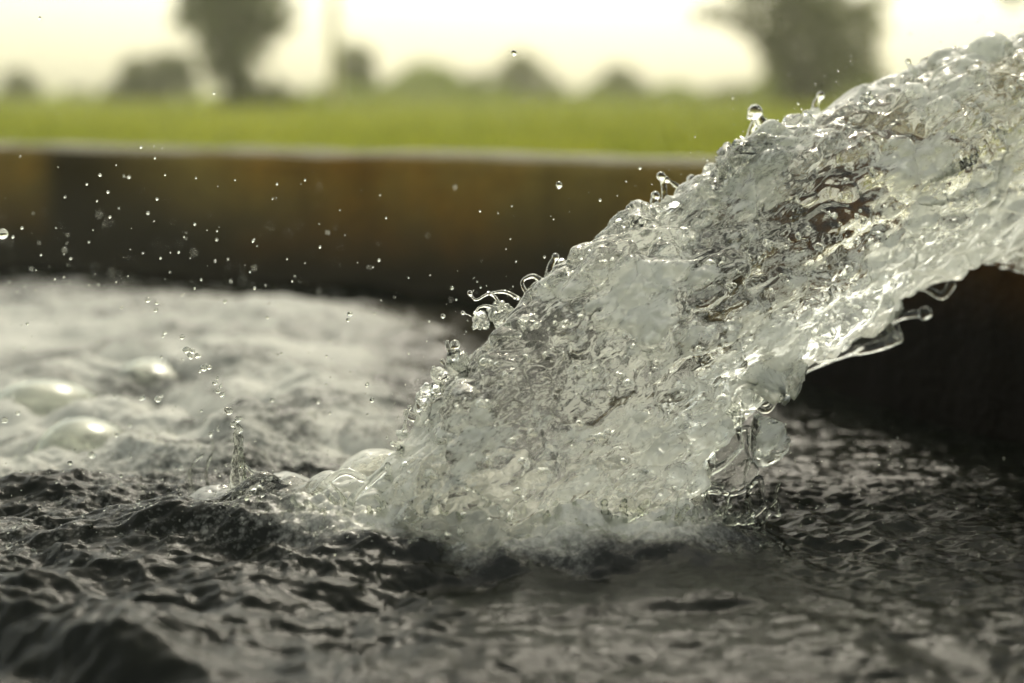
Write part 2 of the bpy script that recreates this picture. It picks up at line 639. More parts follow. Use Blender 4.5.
# welling mounds of the boil behind, left of the gush
MOUNDS = [(at(45, 395, 1.62), 0.085, 0.040), (at(95, 430, 1.42), 0.060, 0.036), (at(10, 400, 1.50), 0.07, 0.026), (at(230, 400, 1.7), 0.13, 0.045),
          (at(330, 420, 1.50), 0.11, 0.040), (at(150, 330, 2.1), 0.20, 0.040), (at(320, 350, 2.0), 0.16, 0.038), (at(30, 320, 2.3), 0.2, 0.03),
          (at(170, 460, 1.33), 0.07, 0.022), (at(270, 470, 1.35), 0.07, 0.025)]
for c, rad, amp in MOUNDS:
    d2 = ((x - c.x) ** 2 + ((y - c.y) * 1.1) ** 2) / rad ** 2
    h += amp * np.exp(-d2 * (1 + 0.3 * n2(0.06, 0.06, 2, 21)))
domes = np.zeros_like(h)
for px_, py_, Y_, rad, amp in ((42, 392, 1.55, 0.062, 0.05), (82, 425, 1.40, 0.040, 0.042), (12, 408, 1.46, 0.05, 0.03), (150, 372, 1.75, 0.09, 0.05), (232, 415, 1.52, 0.07, 0.04),
                                 (318, 398, 1.55, 0.08, 0.045), (365, 430, 1.36, 0.045, 0.03), (190, 440, 1.38, 0.045, 0.026)):
    c = at(px_, py_, Y_)
    d2 = ((x - c.x) ** 2 + (y - Y_) ** 2) / (rad * (1 + 0.25 * n2(0.07, 0.07, 2, 24))) ** 2
    domes = np.maximum(domes, np.exp(-((np.sqrt(d2) - 0.85) / 0.3) ** 2))  # ring mask: the domes' sunlit rims, painted in as extra white
    h = np.maximum(h, 0.95 * amp * (np.clip(1 - d2, 0, 1) ** 0.7 * 1.35 - 0.35) + 0.004 * n2(0.03, 0.03, 2, 25))
# hump thrown up in front of the foot, and the rolling crest at its left
side_ = sstep(0.235, 0.12, x) * sstep(-0.25, -0.08, x)
mound = np.where(rr < 0.9, 1.0, np.exp(-((rr - 0.9) / 0.34) ** 2)) * side_
h += 0.020 * (0.55 + 0.45 * sstep(-0.14, -0.02, x)) * mound * (0.85 + 0.5 * n2(0.10, 0.10, 2, 22))
q3 = np.stack([x, y, h * 2], 1)
fine_ = mound > 0.02
lb = np.zeros_like(h)
lb[fine_] = (0.013 * (lobes(q3[fine_] / 0.026, 71) - .35) + 0.006 * (lobes(q3[fine_] / 0.011 + 3, 72) - .35) + 0.003 * (lobes(q3[fine_] / 0.0052 + 7, 73) - .35))
h += lb * np.minimum(1, mound * 1.3)
cr = on_plane(215, 545)
h += 0.026 * np.exp(-(((x - cr.x) / 0.13) ** 2 + ((y - cr.y + 0.25 * (x - cr.x)) / 0.045) ** 2))
cr = on_plane(60, 500)
h += 0.016 * np.exp(-(((x - cr.x) / 0.10) ** 2 + ((y - cr.y) / 0.04) ** 2))
# trough and swell close to the camera, bottom left
p0, p1 = on_plane(-40, 606), on_plane(200, 690)
sl = (p1.y - p0.y) / (p1.x - p0.x)
dd = y - (p0.y + sl * (x - p0.x)) + 0.012 * n2(0.07, 0.07, 2, 26)
h += (0.012 + 0.009 * ridge(0.09, 0.035, 2, 28, -0.2)) * sstep(-0.055, 0.004, dd) * np.exp(-np.maximum(dd, 0) / 0.07) * sstep(-0.10, -0.22, x) * sstep(0.4, 0.5, y)
h -= 0.010 * np.exp(-((dd + 0.06) / 0.045) ** 2) * sstep(-0.08, -0.20, x)
for (a_, b_, amp_) in (((330, 575), (720, 566), .010), ((420, 622), (760, 600), .007), ((60, 565), (330, 596), .010)):
    p0, p1 = on_plane(*a_), on_plane(*b_)
    sl = (p1.y - p0.y) / (p1.x - p0.x)
    dd = y - (p0.y + sl * (x - p0.x)) + 0.016 * n2(0.09, 0.06, 2, 27)
    h += amp_ * sstep(-0.030, 0.0, dd) * np.exp(-np.maximum(dd, 0) / 0.05) * sstep(p0.x - .06, p0.x + .03, x) * sstep(p1.x + .06, p1.x - .03, x)

# how much air the water holds: the white boil and the foot; dome rims add painted backlight
bz = sstep(1.15, 1.36, y + 0.10 * n2(0.3, 0.2, 2, 30)) * sstep(-0.01, -0.13, x / y + 0.04 * n2(0.25, 0.25, 2, 31))
bz *= sstep(-0.10, -0.62, y - 2.22 + 0.458 * (x - 0.29) + 0.16 * n2(0.3, 0.12, 3, 37))
bz *= np.clip(0.74 + 0.55 * n2(0.42, 0.13, 3, 36, 0.1), 0.15, 1.1)
crest = sstep(0.25, 0.75, ridge(0.10, 0.05, 3, 3, -0.12)) * left * sstep(0.92, 1.08, y)
ring = np.exp(-(np.maximum(rr - 0.95, 0) / (0.50 + 0.2 * n2(0.06, 0.05, 2, 35))) ** 2) * sstep(0.30, 0.08, x)
air = np.clip(0.74 * bz + 0.35 * domes + 1.0 * np.clip(ring - 0.20, 0, 1) * side_ + 0.16 * crest + 0.05 * turb * sstep(0.9, 1.05, y) * left * (1 + n2(0.05, 0.05, 3, 32)), 0, 1)
ny, nx = X.shape
idx = np.arange(nx * ny).reshape(ny, nx)
wf = np.stack([idx[:-1, :-1], idx[:-1, 1:], idx[1:, 1:], idx[1:, :-1]], -1).reshape(-1, 4)
# keep the water inside the tank: drop cells beyond the inner faces of the walls
def side(a, b, px_, py_):
    d = (b - a)
    return (px_ - a.x) * (-d.y) + (py_ - a.y) * d.x
xm, ym = x[wf].mean(1), y[wf].mean(1)
inside = side(bL, bR, xm, ym) < 0.05 * (bR - bL).length
wf = wf[inside]
wv = np.stack([x, y, h], 1)
wme = new_mesh('water', wv, wf)
attr(wme, 'air', air)
attr(wme, 'froth', np.clip(ring * side_ * 1.1, 0, 1))
smooth(wme)
pool = tag(link('water', wme, mat_pool()), kind='structure')

# ------------------------------------------------------------------ the gush
#        px   top  bottom depth half-depth
ST = [(1330, -95, 205, 1.47, .100), (1200, -40, 232, 1.41, .102), (1100, -5, 254, 1.37, .104), (1024, 32, 262, 1.34, .105), (985, 50, 266, 1.325, .105), (950, 66, 280, 1.31, .105),
      (900, 84, 292, 1.285, .105), (850, 98, 335, 1.265, .106), (800, 120, 362, 1.245, .108), (770, 132, 370, 1.235, .108), (740, 150, 384, 1.225, .108),
      (715, 174, 408, 1.215, .110), (690, 194, 470, 1.205, .112), (650, 216, 530, 1.19, .115), (600, 238, 575, 1.17, .118), (550, 278, 585, 1.155, .120),
      (500, 312, 590, 1.14, .120), (460, 350, 588, 1.13, .115), (430, 386, 580, 1.12, .105), (408, 420, 565, 1.11, .085), (395, 452, 545, 1.105, .06), (388, 480, 530, 1.10, .035)]
g = MB()
NSEG = 64
rings = []
arr = np.array(ST, float)
arr[arr[:, 0] < 660, 2] += 110          # well below the water where it plunges in
tt = np.arange(len(ST))
tf = np.linspace(0, len(ST) - 1, 150)
fine = np.stack([np.interp(tf, tt, arr[:, k]) for k in range(5)], 1)
tops, bots = [], []
for (px, pt, pb, yc, hy) in fine:
    a_, b_ = at(px, pt, yc), at(px, pb, yc)
    cz, hz, xx = (a_.z + b_.z) / 2, (a_.z - b_.z) / 2, (a_.x + b_.x) / 2
    ring_ = []
    for i in range(NSEG):
        t = 2 * math.pi * i / NSEG
        c, s = math.cos(t), math.sin(t)
        e = 0.86
        ring_.append((xx + s * hz * 0.10, yc + hy * math.copysign(abs(c) ** e, c), cz + hz * math.copysign(abs(s) ** e, s)))
    rings.append(ring_)
    tops.append(Vector((xx, yc, a_.z))); bots.append(Vector((xx, yc, b_.z)))
v = [p for r_ in rings for p in r_]
f = []
m = len(rings)
for k in range(m - 1):
    for i in range(NSEG):
        f.append((k * NSEG + i, (k + 1) * NSEG + i, (k + 1) * NSEG + (i + 1) % NSEG, k * NSEG + (i + 1) % NSEG))
f.append(tuple(range(NSEG)))
f.append(tuple(reversed([(m - 1) * NSEG + i for i in range(NSEG)])))
g.add(v, f)
rl = random.Random(4)
# water heaped up round the foot, and the splash running off to its left
for k in range(34):
    a = math.pi * (0.93 + 1.02 * k / 33)
    cx_, cy_ = foot.x + 0.01 + 0.245 * math.cos(a), foot.y + 0.068 * math.sin(a)
    cy_ += 0.014
    if cx_ > 0.125: continue
    hh = (0.046 + 0.012 * rl.uniform(-1, 1)) * (0.62 + 0.38 * float(sstep(-0.22, -0.06, cx_))) * (1 - 0.75 * float(sstep(0.03, 0.14, cx_)))
    g.ball((cx_, cy_, 0.0), 1.0, (0.050, 0.040, hh), 16, 10)
for (cx_, cy_, hx_, hh) in ((-0.19, 1.13, .05, .034), (-0.145, 1.10, .04, .042), (-0.235, 1.14, .04, .024), (-0.11, 1.16, .05, .05)):
    g.ball((cx_, cy_, 0.0), 1.0, (hx_, 0.045, hh), 16, 10)


THREADS = []


def strand(mb, pts, rad, yc, n=5, end=None):
    """a thread of water through pixel points at depth yc, its radius in pixels"""
    ps = smooth_path([at(a, b, yc + (c if len(q) > 2 else 0)) for q in pts for (a, b, c) in [(*q, 0)[:3]]], n)
    k = len(ps)
    rr_ = [np.interp(i / (k - 1), np.linspace(0, 1, len(rad)), rad) * 0.72 / FPX * yc for i in range(k)]
    mb.tube(ps, rr_, 8)
    if mb is g: THREADS.extend((p, r_) for p, r_ in zip(ps, rr_))
    if mb is g and end: THREADS.append((ps[-1], end / FPX * yc))
    mb.ball(ps[0], rr_[0], (1, 1, 1), 8, 6)
    mb.ball(ps[-1], end / FPX * yc if end else rr_[-1], (1, 1, 1), 10, 7)


# crown of threads at the upper left of the gush, stalk above, tongue and blobs under it
strand(g, [(520, 300), (505, 292), (488, 294), (476, 300), (470, 293)], [5, 3, 2.5, 2.2, 1.6], 1.13, end=3.0)
strand(g, [(490, 322), (474, 330), (473, 318), (463, 313)], [5, 3, 2, 1.3], 1.13, end=2.6)
strand(g, [(500, 312), (488, 306), (478, 308), (474, 318)], [4, 2.5, 2, 2], 1.12)
strand(g, [(528, 296), (522, 282), (532, 276), (540, 280)], [4, 2.6, 2.8, 4], 1.13)
strand(g, [(664, 204), (664, 188), (661, 176)], [5, 3.5, 2.6], 1.20, end=4.2)
strand(g, [(762, 124), (755, 112)], [8, 6], 1.235, end=7.5)
strand(g, [(745, 150), (750, 134), (755, 120)], [7, 5, 4], 1.235)
strand(g, [(880, 322), (905, 315), (925, 313)], [7, 6, 6], 1.28, end=8)
strand(g, [(884, 285), (888, 300), (890, 318), (897, 335)], [9, 7, 7, 8], 1.275)
strand(g, [(868, 285), (872, 305), (880, 325), (890, 340)], [8, 5, 5, 7], 1.27)
strand(g, [(897, 338), (875, 347), (850, 352), (825, 360), (800, 372), (778, 382), (765, 385)], [8, 6, 5, 5.5, 5, 4.5, 4], 1.25)
strand(g, [(905, 285), (925, 288), (942, 296), (952, 284)], [6, 5, 7, 8], 1.29)
for k in range(46):
    i = int(rl.uniform(10, m - 6))
    b_ = tops[i] + Vector((0, rl.uniform(-.05, .03), -0.004))
    L = 0.006 + 0.020 * rl.random() ** 2
    dr = Vector((rl.uniform(-1.0, 0.3), rl.uniform(-.6, .2), rl.uniform(0.4, 1.1))).normalized()
    p1 = b_ + dr * L * .6; p2 = b_ + dr * L + Vector((rl.uniform(-.3, .3) * L, 0, rl.uniform(-.3, .1) * L))
    r0 = rl.uniform(.0014, .0030)
    g.tube(smooth_path([b_ - dr * .008, p1, p2], 4), np.linspace(r0 * 1.8, r0 * .7, 9), 7)
    THREADS.extend((b_.lerp(p2, t_ / 6), r0 * 1.5) for t_ in range(1, 7))
    g.ball(p2, r0 * rl.uniform(.9, 1.6), (1, 1, 1), 8, 6)
# torn sheet at the lower right of the fall: threads and webs between them
strand(g, [(790, 374), (768, 381), (766, 392), (772, 403), (765, 410), (754, 404), (744, 402), (738, 412), (738, 428), (742, 442)], [5, 4, 3, 3.2, 3.4, 2.6, 2.6, 2.6, 2.6, 3], 1.135)
strand(g, [(738, 430), (750, 428), (758, 436), (768, 438)], [3, 2.2, 2, 3], 1.122, end=7.5)
strand(g, [(748, 428), (749, 445), (748, 462), (744, 480), (750, 492)], [2.6, 1.6, 1.4, 1.6, 2], 1.122)
strand(g, [(742, 445), (738, 454), (726, 462), (714, 468), (706, 476), (704, 490)], [3, 2.6, 2.2, 2.2, 2.4, 3], 1.112)
strand(g, [(700, 492), (715, 489), (728, 494), (740, 492), (750, 486), (760, 478), (762, 500), (768, 512)], [3.4, 2.8, 3, 2.6, 2.4, 3, 3, 4], 1.105)
strand(g, [(705, 492), (712, 510), (725, 522), (742, 522), (756, 514), (764, 506)], [3, 2.4, 2.2, 2.2, 2.4, 3], 1.10)
strand(g, [(650, 400), (668, 408), (690, 420), (705, 440), (712, 466)], [7, 5, 5, 4, 3], 1.115)
strand(g, [(690, 392), (698, 420), (708, 430), (716, 414), (726, 398)], [6, 4, 4, 4, 6], 1.12)
strand(g, [(660, 478), (680, 484), (700, 482), (720, 486)], [6, 4, 3, 3], 1.12)
strand(g, [(310, 520), (318, 495), (330, 480), (346, 472), (362, 478)], [9, 7, 5, 5, 6], 1.07)
strand(g, [(345, 520), (352, 500), (366, 486), (384, 470)], [9, 7, 6, 6], 1.04)
web = []
for poly, yc in (([(738, 404), (700, 398), (690, 430), (704, 478), (724, 466), (742, 448), (740, 426)], 1.118),
                 ([(742, 446), (724, 462), (706, 478), (704, 492), (728, 494), (752, 484), (758, 470)], 1.112),
                 ([(768, 386), (740, 392), (742, 404), (756, 406), (768, 404)], 1.135),
                 ([(895, 335), (880, 290), (850, 320), (820, 340), (800, 366), (840, 356)], 1.255)):
    pts = [at(a, b, yc) for a, b in poly]
    n_ = len(pts)
    off = Vector((0, 0.0016, 0))
    for a_ in range(n_):
        for b_ in range(a_ + 1, n_):
            THREADS.extend((pts[a_].lerp(pts[b_], t_ / 8), 0.004) for t_ in range(1, 8))
    g.add([p - off for p in pts] + [p + off for p in pts],
          [tuple(range(n_)), tuple(reversed(range(n_, 2 * n_)))] + [(i, i + n_, (i + 1) % n_ + n_, (i + 1) % n_) for i in range(n_)])

gme = remesh(g.mesh('stream'), 0.0011)
co = get_co(gme)
ne = len(gme.edges)
ed = np.empty(ne * 2, np.int32)
gme.edges.foreach_get('vertices', ed)
ed = ed.reshape(-1, 2)
deg = np.bincount(ed.ravel(), minlength=len(co)).astype(np.float32)


def relax(c, wgt, times):
    for _ in range(times):
        acc = np.stack([np.bincount(ed[:, 0], c[ed[:, 1], a], len(c)) + np.bincount(ed[:, 1], c[ed[:, 0], a], len(c)) for a in range(3)], 1)
        c = c + (acc / deg[:, None] - c) * wgt[:, None]
    return c.astype(np.float32)


def put(me, c):
    me.vertices.foreach_set('co', np.ascontiguousarray(c, np.float32).ravel())
    me.update()


ax_x = [p.x for p in tops][::-1]
def frame(c):
    return (np.interp(c[:, 0], ax_x, [p.y for p in tops][::-1]), np.interp(c[:, 0], ax_x, [p.z for p in tops][::-1]), np.interp(c[:, 0], ax_x, [p.z for p in bots][::-1]))


yc_i, zt_i, zb_i = frame(co)
# full relief on the body, little on the thin threads and webs that hang clear of it
from mathutils.kdtree import KDTree
kd = KDTree(len(THREADS))
for k_, (p_, r_) in enumerate(THREADS):
    kd.insert(p_, k_)
kd.balance()
TR = [r_ for _, r_ in THREADS]
thin = np.zeros(len(co), np.float32)
clear_of = (co[:, 2] > zt_i + 0.003) | (co[:, 2] < zb_i + 0.006) | (co[:, 0] > 0.14) & (co[:, 2] < 0.11) | (co[:, 0] < -0.06)
for k_ in np.nonzero(clear_of)[0]:
    _, n_i, dist = kd.find(co[k_])
    thin[k_] = 1.0 if dist < TR[n_i] * 1.35 + 0.0016 else 0.0
for _ in range(3):
    acc = np.bincount(ed[:, 0], thin[ed[:, 1]], len(co)) + np.bincount(ed[:, 1], thin[ed[:, 0]], len(co))
    thin = (0.5 * thin + 0.5 * acc / deg).astype(np.float32)
co = relax(co, 0.6 * (1 - thin), 20)
put(gme, co)
fl = np.array((-0.86, -0.2, -0.46)); fl /= np.linalg.norm(fl)      # way the water runs
prog = np.clip((0.62 - co[:, 0]) / 0.85, 0, 1)
amp = 1 - 0.93 * thin
amp *= 0.25 + 0.75 * sstep(0.035, -0.035, co[:, 1] - np.interp(co[:, 0], [p.x for p in tops][::-1], [p.y for p in tops][::-1]))     # the far side is smoother
def stretch(c, k):
    return c - np.outer(c @ fl, fl) * k


rough_zone = 0.10 + 0.90 * sstep(-0.22, 0.38, fbm(stretch(co, 0.5) / 0.055, 2, 33))


# three passes, each pushing along the normals the one before left
q = stretch(co, 0.40)
lb1 = lobes(q / 0.052, 1)
low = sstep(0.10, 0.05, co[:, 2])            # the heap round the foot is finer
d = 0.004 + 0.024 * (lb1 - 0.35) * (0.55 + 0.45 * prog) * (1 - 0.6 * low) + 0.030 * (1 - 0.7 * low) * vnoise(q / 0.080, 8) + 0.014 * vnoise(q / 0.036, 9)
co = co + get_no(gme) * (d * amp)[:, None]
put(gme, co)
q = stretch(co, 0.42)
wp = np.stack([vnoise(co / 0.02, 50), vnoise(co / 0.02, 51), vnoise(co / 0.02, 52)], 1)
lb2 = lobes((q + wp * 0.008) / 0.019 + 5.1, 2)
rd = 1 - 2.6 * np.abs(vnoise((q + wp * 0.006) / 0.026, 10))
d = (0.4 + 0.6 * rough_zone) * 0.0150 * (lb2 - 0.35) + 0.0035 * rd * (0.5 + 0.5 * prog) + 0.0085 * vnoise(q / 0.013, 12)
co = co + get_no(gme) * (d * amp)[:, None]
put(gme, co)
q = stretch(co, 0.36)
lb3 = lobes((q + wp * 0.003) / 0.0085 + 9.7, 3)
rd2 = 1 - 2.6 * np.abs(vnoise((q + wp * 0.004) / 0.010, 13))
d = rough_zone * (0.0050 * (lb3 - 0.35) + 0.0010 * rd2) + 0.0008 * vnoise(co / 0.005, 11)
co2 = co + get_no(gme) * (d * amp * (0.55 + 0.45 * prog))[:, None]
put(gme, co2)
pf = fbm(q / 0.06, 3, 40)
air_g = 0.46 + 0.08 * prog + 0.75 * pf - 3.5 * thin + 0.25 * (lb2 - 0.4) + 0.10 * (lb3 - 0.4)
air_g += 0.30 * sstep(0.075, 0.01, co[:, 2] - zb_i) * sstep(0.10, 0.20, co[:, 0]) * (1 - thin)
wv_, wr_ = worley(q / 0.045 + 2.2, 44)
air_g -= 0.9 * sstep(0.84, 0.90, wr_) * sstep(0.55, 0.3, wv_)
air_v = np.clip(air_g + 0.02 * sstep(0.085, 0.045, co2[:, 2]) * (1 - thin), -3, 0.95)
nn_ = get_no(gme)
ok = np.nonzero((nn_[:, 1] < -0.25) & (thin < 0.1) & (co2[:, 2] > 0.02))[0]
br = np.random.default_rng(8)
pick = br.choice(ok, 2000)
sb = MB()
sb.ball((0, 0, 0), 1.0, (1, 1, 1), 14, 9)
bv = np.array(sb.v, np.float32)
bf3 = [t for f_ in sb.f for t in ([f_] if len(f_) == 3 else [(f_[0], f_[1], f_[2]), (f_[0], f_[2], f_[3])])]
bf3 = np.array(bf3)[:, ::-1]
allv, allf = [co2], []
nf = len(gme.polygons)
lt = np.empty(nf, np.int32); gme.polygons.foreach_get('loop_total', lt)
lv = np.empty(len(gme.loops), np.int32); gme.loops.foreach_get('vertex_index', lv)
st = np.empty(nf, np.int32); gme.polygons.foreach_get('loop_start', st)
qd = lt == 4
qv = lv[st[qd][:, None] + np.arange(4)]
tv = [qv[:, [0, 1, 2]], qv[:, [0, 2, 3]]]
if (~qd).any():
    tv.append(lv[st[lt == 3][:, None] + np.arange(3)])
off_ = len(co2)
for k_ in pick:
    r_ = 0.0007 + 0.0028 * br.random() ** 2.5
    c_ = co2[k_] - nn_[k_] * (r_ + 0.0015 + 0.014 * br.random() ** 1.5)
    allv.append(bv * r_ * np.array((1.0 + 0.3 * br.random(), 1, 1), np.float32) + c_)
    tv.append(bf3 + off_)
    off_ += len(bv)
allv = np.concatenate(allv).astype(np.float32)
bpy.data.meshes.remove(gme)
gme = new_mesh('stream', allv, np.concatenate(tv))
fa = gme.attributes.new('flow', 'FLOAT_VECTOR', 'POINT')
fa.data.foreach_set('vector', np.ascontiguousarray(stretch(allv, 0.6), np.float32).ravel())
attr(gme, 'air', np.concatenate([air_v, np.full(len(allv) - len(air_v), -3.0)]))
smooth(gme)
gush_base = on_plane(520, 540)
gush = empty('water_gush', gush_base, 'thick frothy gush of water pouring down from upper right into the tank', 'water gush')
body = link('stream', gme, mat_aerated('gushing_water'), gush)
body.location = -gush_base

# the pipe it leaves, just beyond the frame
pc = (Vector(rings[0][0]) + Vector(rings[0][NSEG // 2])) / 2
pd = Vector((0.80, 0.36, 0.10)).normalized()
pm = MB()


def pipe_mesh(c, d, r_out, r_in, L, n=40):
    a = d.orthogonal().normalized(); b = d.cross(a)
    v, f = [], []
    prof = [(r_in, 0.10), (r_in, 0.0), (r_out, 0.0), (r_out, L), (r_in, L), (r_in, 0.12)]
    for i in range(n):
        t = 2 * math.pi * i / n
        e = a * math.cos(t) + b * math.sin(t)
        for (r_, s_) in prof:
            v.append(c + e * r_ + d * s_)
    k = len(prof)
    for i in range(n):
        for j in range(k - 1):
            f.append((i * k + j, i * k + j + 1, ((i + 1) % n) * k + j + 1, ((i + 1) % n) * k + j))
    return v, f


vv, ff = pipe_mesh(Vector((0, 0, 0)), pd, 0.118, 0.112, 1.2)
pme = new_mesh('outlet_pipe', vv, ff)
smooth(pme)
pipe = link('outlet_pipe', pme, mat_simple('rusty_steel', (0.16, 0.09, 0.05), (0.10, 0.10, 0.10), 14, 0.6, 0.6), loc=pc - pd * 0.05)
tag(pipe, 'rusty steel outlet pipe that the water gush pours from', 'pipe')

# ------------------------------------------------------------------ large bubbles on the boil
film = mat_clear('bubble_film', 0.16)


def big_bubble(px, py, Y, rad_px, label):
    r_ = rad_px / FPX * Y
    c = at(px, py, Y)
    mb = MB()
    mb.ball((0, 0, 0), r_, (1, 1, .92), 40, 24)
    n0, f0 = len(mb.v), len(mb.f)
    mb.ball((0, 0, 0), r_ - 0.0016, (1, 1, .92), 40, 24)
    mb.f[f0:] = [tuple(reversed(q_)) for q_ in mb.f[f0:]]
    me = mb.mesh('water_bubble')
    cc = get_co(me)
    put(me, cc * (1 + 0.10 * vnoise(cc / (r_ * 1.1) + px, 81))[:, None])
    smooth(me)
    o = link('water_bubble', me, film, loc=(c.x, Y, -0.42 * r_ + 0.006))
    return tag(o, label, 'bubble', 'large bubbles on the white boil')


big_bubble(40, 405, 1.50, 66, 'largest rounded bubble dome swelling from the white boil, at the left edge')
big_bubble(84, 432, 1.36, 54, 'smaller round bubble dome in front of the largest one')
big_bubble(150, 400, 1.62, 60, 'low wide bubble dome on the white boil beside the trail of beads')

# ------------------------------------------------------------------ splashes standing clear of the gush
clear = mat_clear('clear_water', 0.0)


def splash(name, label, build, base, voxel=0.0011, jig=0.0012):
    mb = MB()
    build(mb)
    me = remesh(mb.mesh(name), voxel)
    c, n_ = get_co(me), get_no(me)
    c2 = c + n_ * (jig * vnoise(c / 0.006, 70))[:, None] - np.array(base)
    me.vertices.foreach_set('co', c2.astype(np.float32).ravel())
    me.update(); smooth(me)
    o = link(name, me, clear, loc=base)
    return tag(o, label, 'water splash')


def column_splash(mb):
    Y = 1.12
    strand(mb, [(234, 520), (235, 495), (236, 474), (238, 456), (240, 438)], [14.4, 11.2, 8.8, 8.0, 5.1], Y)
    strand(mb, [(244, 520), (243, 490), (242, 468), (240, 450)], [12.8, 6.4, 5.6, 4.8], Y - 0.01)
    strand(mb, [(238, 448), (236, 436), (238, 428)], [5.6, 4.8, 3.5], Y, end=4)
    strand(mb, [(242, 460), (250, 470), (260, 476), (268, 479)], [5.6, 3.5, 3.5, 4.2], Y, end=4.2)
    strand(mb, [(242, 495), (256, 500), (258, 485), (262, 478)], [9.6, 4.8, 3.2, 3.2], Y)
    for (a, b, r_) in ((229, 411, 4), (226, 409, 3), (238, 419, 3.6), (233, 424, 3), (240, 430, 3.4)):
        mb.ball(at(a, b, Y), r_ / FPX * Y)


splash('water_splash', 'thin glassy column of water shooting up from the dark waves', column_splash, on_plane(240, 520))


def fan_splash(mb):
    Y = 1.16
    strand(mb, [(196, 512), (192, 490), (190, 474), (194, 462), (202, 455)], [6, 4, 3, 2.4, 2], Y)
    strand(mb, [(212, 512), (210, 492), (206, 476), (208, 462), (213, 450), (211, 434)], [6, 3.6, 2.6, 2.2, 2, 1.6], Y, end=2.8)
    strand(mb, [(196, 500), (204, 496), (210, 500)], [4, 2, 3], Y)


splash('water_splash', 'fainter broken fan of spray to the left of the glassy splash column', fan_splash, on_plane(205, 515))

mb = MB()
rf = random.Random(21)
for k in range(56):
    a = rf.uniform(math.pi * 1.28, math.pi * 1.72)
    rrr = rf.uniform(0.85, 1.12)
    b_ = Vector((foot.x + 0.30 * rrr * math.cos(a), foot.y + 0.088 * rrr * math.sin(a), 0.034 * rf.uniform(.5, 1.1)))
    out = Vector((math.cos(a) * .8, math.sin(a) * .8, 0))
    L = 0.004 + 0.020 * rf.random() ** 2.2
    dr = (out * rf.uniform(.1, .8) + Vector((rf.uniform(-.5, .5), 0, 1))).normalized()
    p1 = b_ + dr * L * .55
    p2 = b_ + dr * L + out * L * .25
    r0 = rf.uniform(.0010, .0024)
    mb.tube(smooth_path([b_ - dr * .012, b_, p1, p2], 4), np.linspace(r0 * 2.0, r0 * .6, 13), 7)
    mb.ball(p2, r0 * rf.uniform(.7, 1.5), (1, 1, 1), 8, 6)
    if k % 3 == 0:
        e = b_ + Vector((rf.uniform(.008, .02), rf.uniform(-.004, .004), rf.uniform(-.004, .008)))
        mb.tube(smooth_path([p1, (p1 + e) / 2 + Vector((0, 0, -.003)), e], 4), np.linspace(r0 * .8, r0 * 1.3, 9), 6)
cm = remesh(mb.mesh('splash_crown'), 0.0009)
c = get_co(cm)
put(cm, c + get_no(cm) * (0.0009 * vnoise(c / 0.005, 75))[:, None] - np.array(gush_base))
smooth(cm)
link('splash_crown', cm, clear, gush)

# ------------------------------------------------------------------ droplets
def droplet_mesh(name, lump, seed):
    mb = MB()
    mb.ball((0, 0, 0), 1.0, (1, 1, 1), 20, 14)
    me = mb.mesh(name)
    c = get_co(me)
    c2 = c * (1 + lump * vnoise(c * 0.9 + seed * 5.3, 90 + seed))[:, None]
    me.vertices.foreach_set('co', c2.astype(np.float32).ravel())
    me.update(); smooth(me)
    me.materials.append(clear)
    return me


W_LAB = 'tiny clear water droplet in the air before the dark tank wall'
DM = [droplet_mesh('water_droplet', l, i) for i, l in enumerate((0.08, 0.2, 0.35, 0.5))]
drop0 = None


def drop(px, py, dia, Y, label, group, kind=0):
    o = bpy.data.objects.new('water_droplet', DM[kind])
    col.objects.link(o)
    o.location = at(px, py, Y)
    r_ = (0.84 if label == W_LAB else 1.0) * dia / 2 / FPX * Y
    o.scale = (r_ * random.uniform(.9, 1.1), r_, r_ * random.uniform(.9, 1.15))
    o.rotation_euler = (random.random() * 3, random.random() * 3, random.random() * 3)
    return tag(o, label, 'water droplet', group)


GW, GB, GL = 'droplets in the air before the tank wall', 'droplets in the air over the white boil', 'beads trailing above the splash column'
drop(3, 234, 11, 1.10, 'largest round droplet in the air, at the left edge of the tank wall', GW)
drop(559, 185, 7, 1.2, 'bright single droplet highest in front of the middle of the tank wall', GW)
drop(514, 53, 6, 1.16, 'lone droplet against the bright sky above the field', 'droplets against the sky')
drop(443, 316, 5, 1.15, 'single small droplet just left of the crown of threads', GW)
known = [(20, 156), (58, 167), (141, 147), (154, 146), (155, 158), (33, 213), (22, 228), (13, 237), (41, 255), (65, 197), (108, 192), (119, 208), (97, 201), (110, 217), (93, 230), (36, 270), (165, 175), (196, 178),
         (157, 199), (148, 213), (154, 221), (184, 237), (143, 253), (170, 272), (128, 276), (55, 279), (89, 285), (277, 184), (276, 198), (253, 241), (228, 259), (257, 246), (320, 247), (345, 235), (340, 210),
         (379, 260), (373, 267), (386, 218), (380, 195), (305, 180), (217, 231), (235, 180), (215, 261), (287, 259), (305, 263), (250, 272), (162, 148), (124, 176), (129, 177), (100, 175), (116, 165), (56, 228), (89, 242),
         (512, 206), (480, 211), (394, 297), (381, 300), (430, 275), (452, 288), (498, 213)]
for i, (a, b) in enumerate(known):
    drop(a, b, random.choice((1.7, 2.0, 2.4, 2.8, 3.6)), random.gauss(1.15, 0.05), W_LAB, GW, random.choice((0, 0, 1)))
for i in range(125):
    a = min(560, abs(random.gauss(185, 165)))
    b = 300 - abs(random.gauss(0, 62))
    if b < 150: b = random.uniform(160, 290)
    drop(a, b, random.choice((1.0, 1.2, 1.5, 2.0, 3.2)), random.choice((random.gauss(1.15, 0.06), random.uniform(1.25, 1.9), random.uniform(0.75, 1.0))), W_LAB, GW, random.choice((0, 0, 1)))
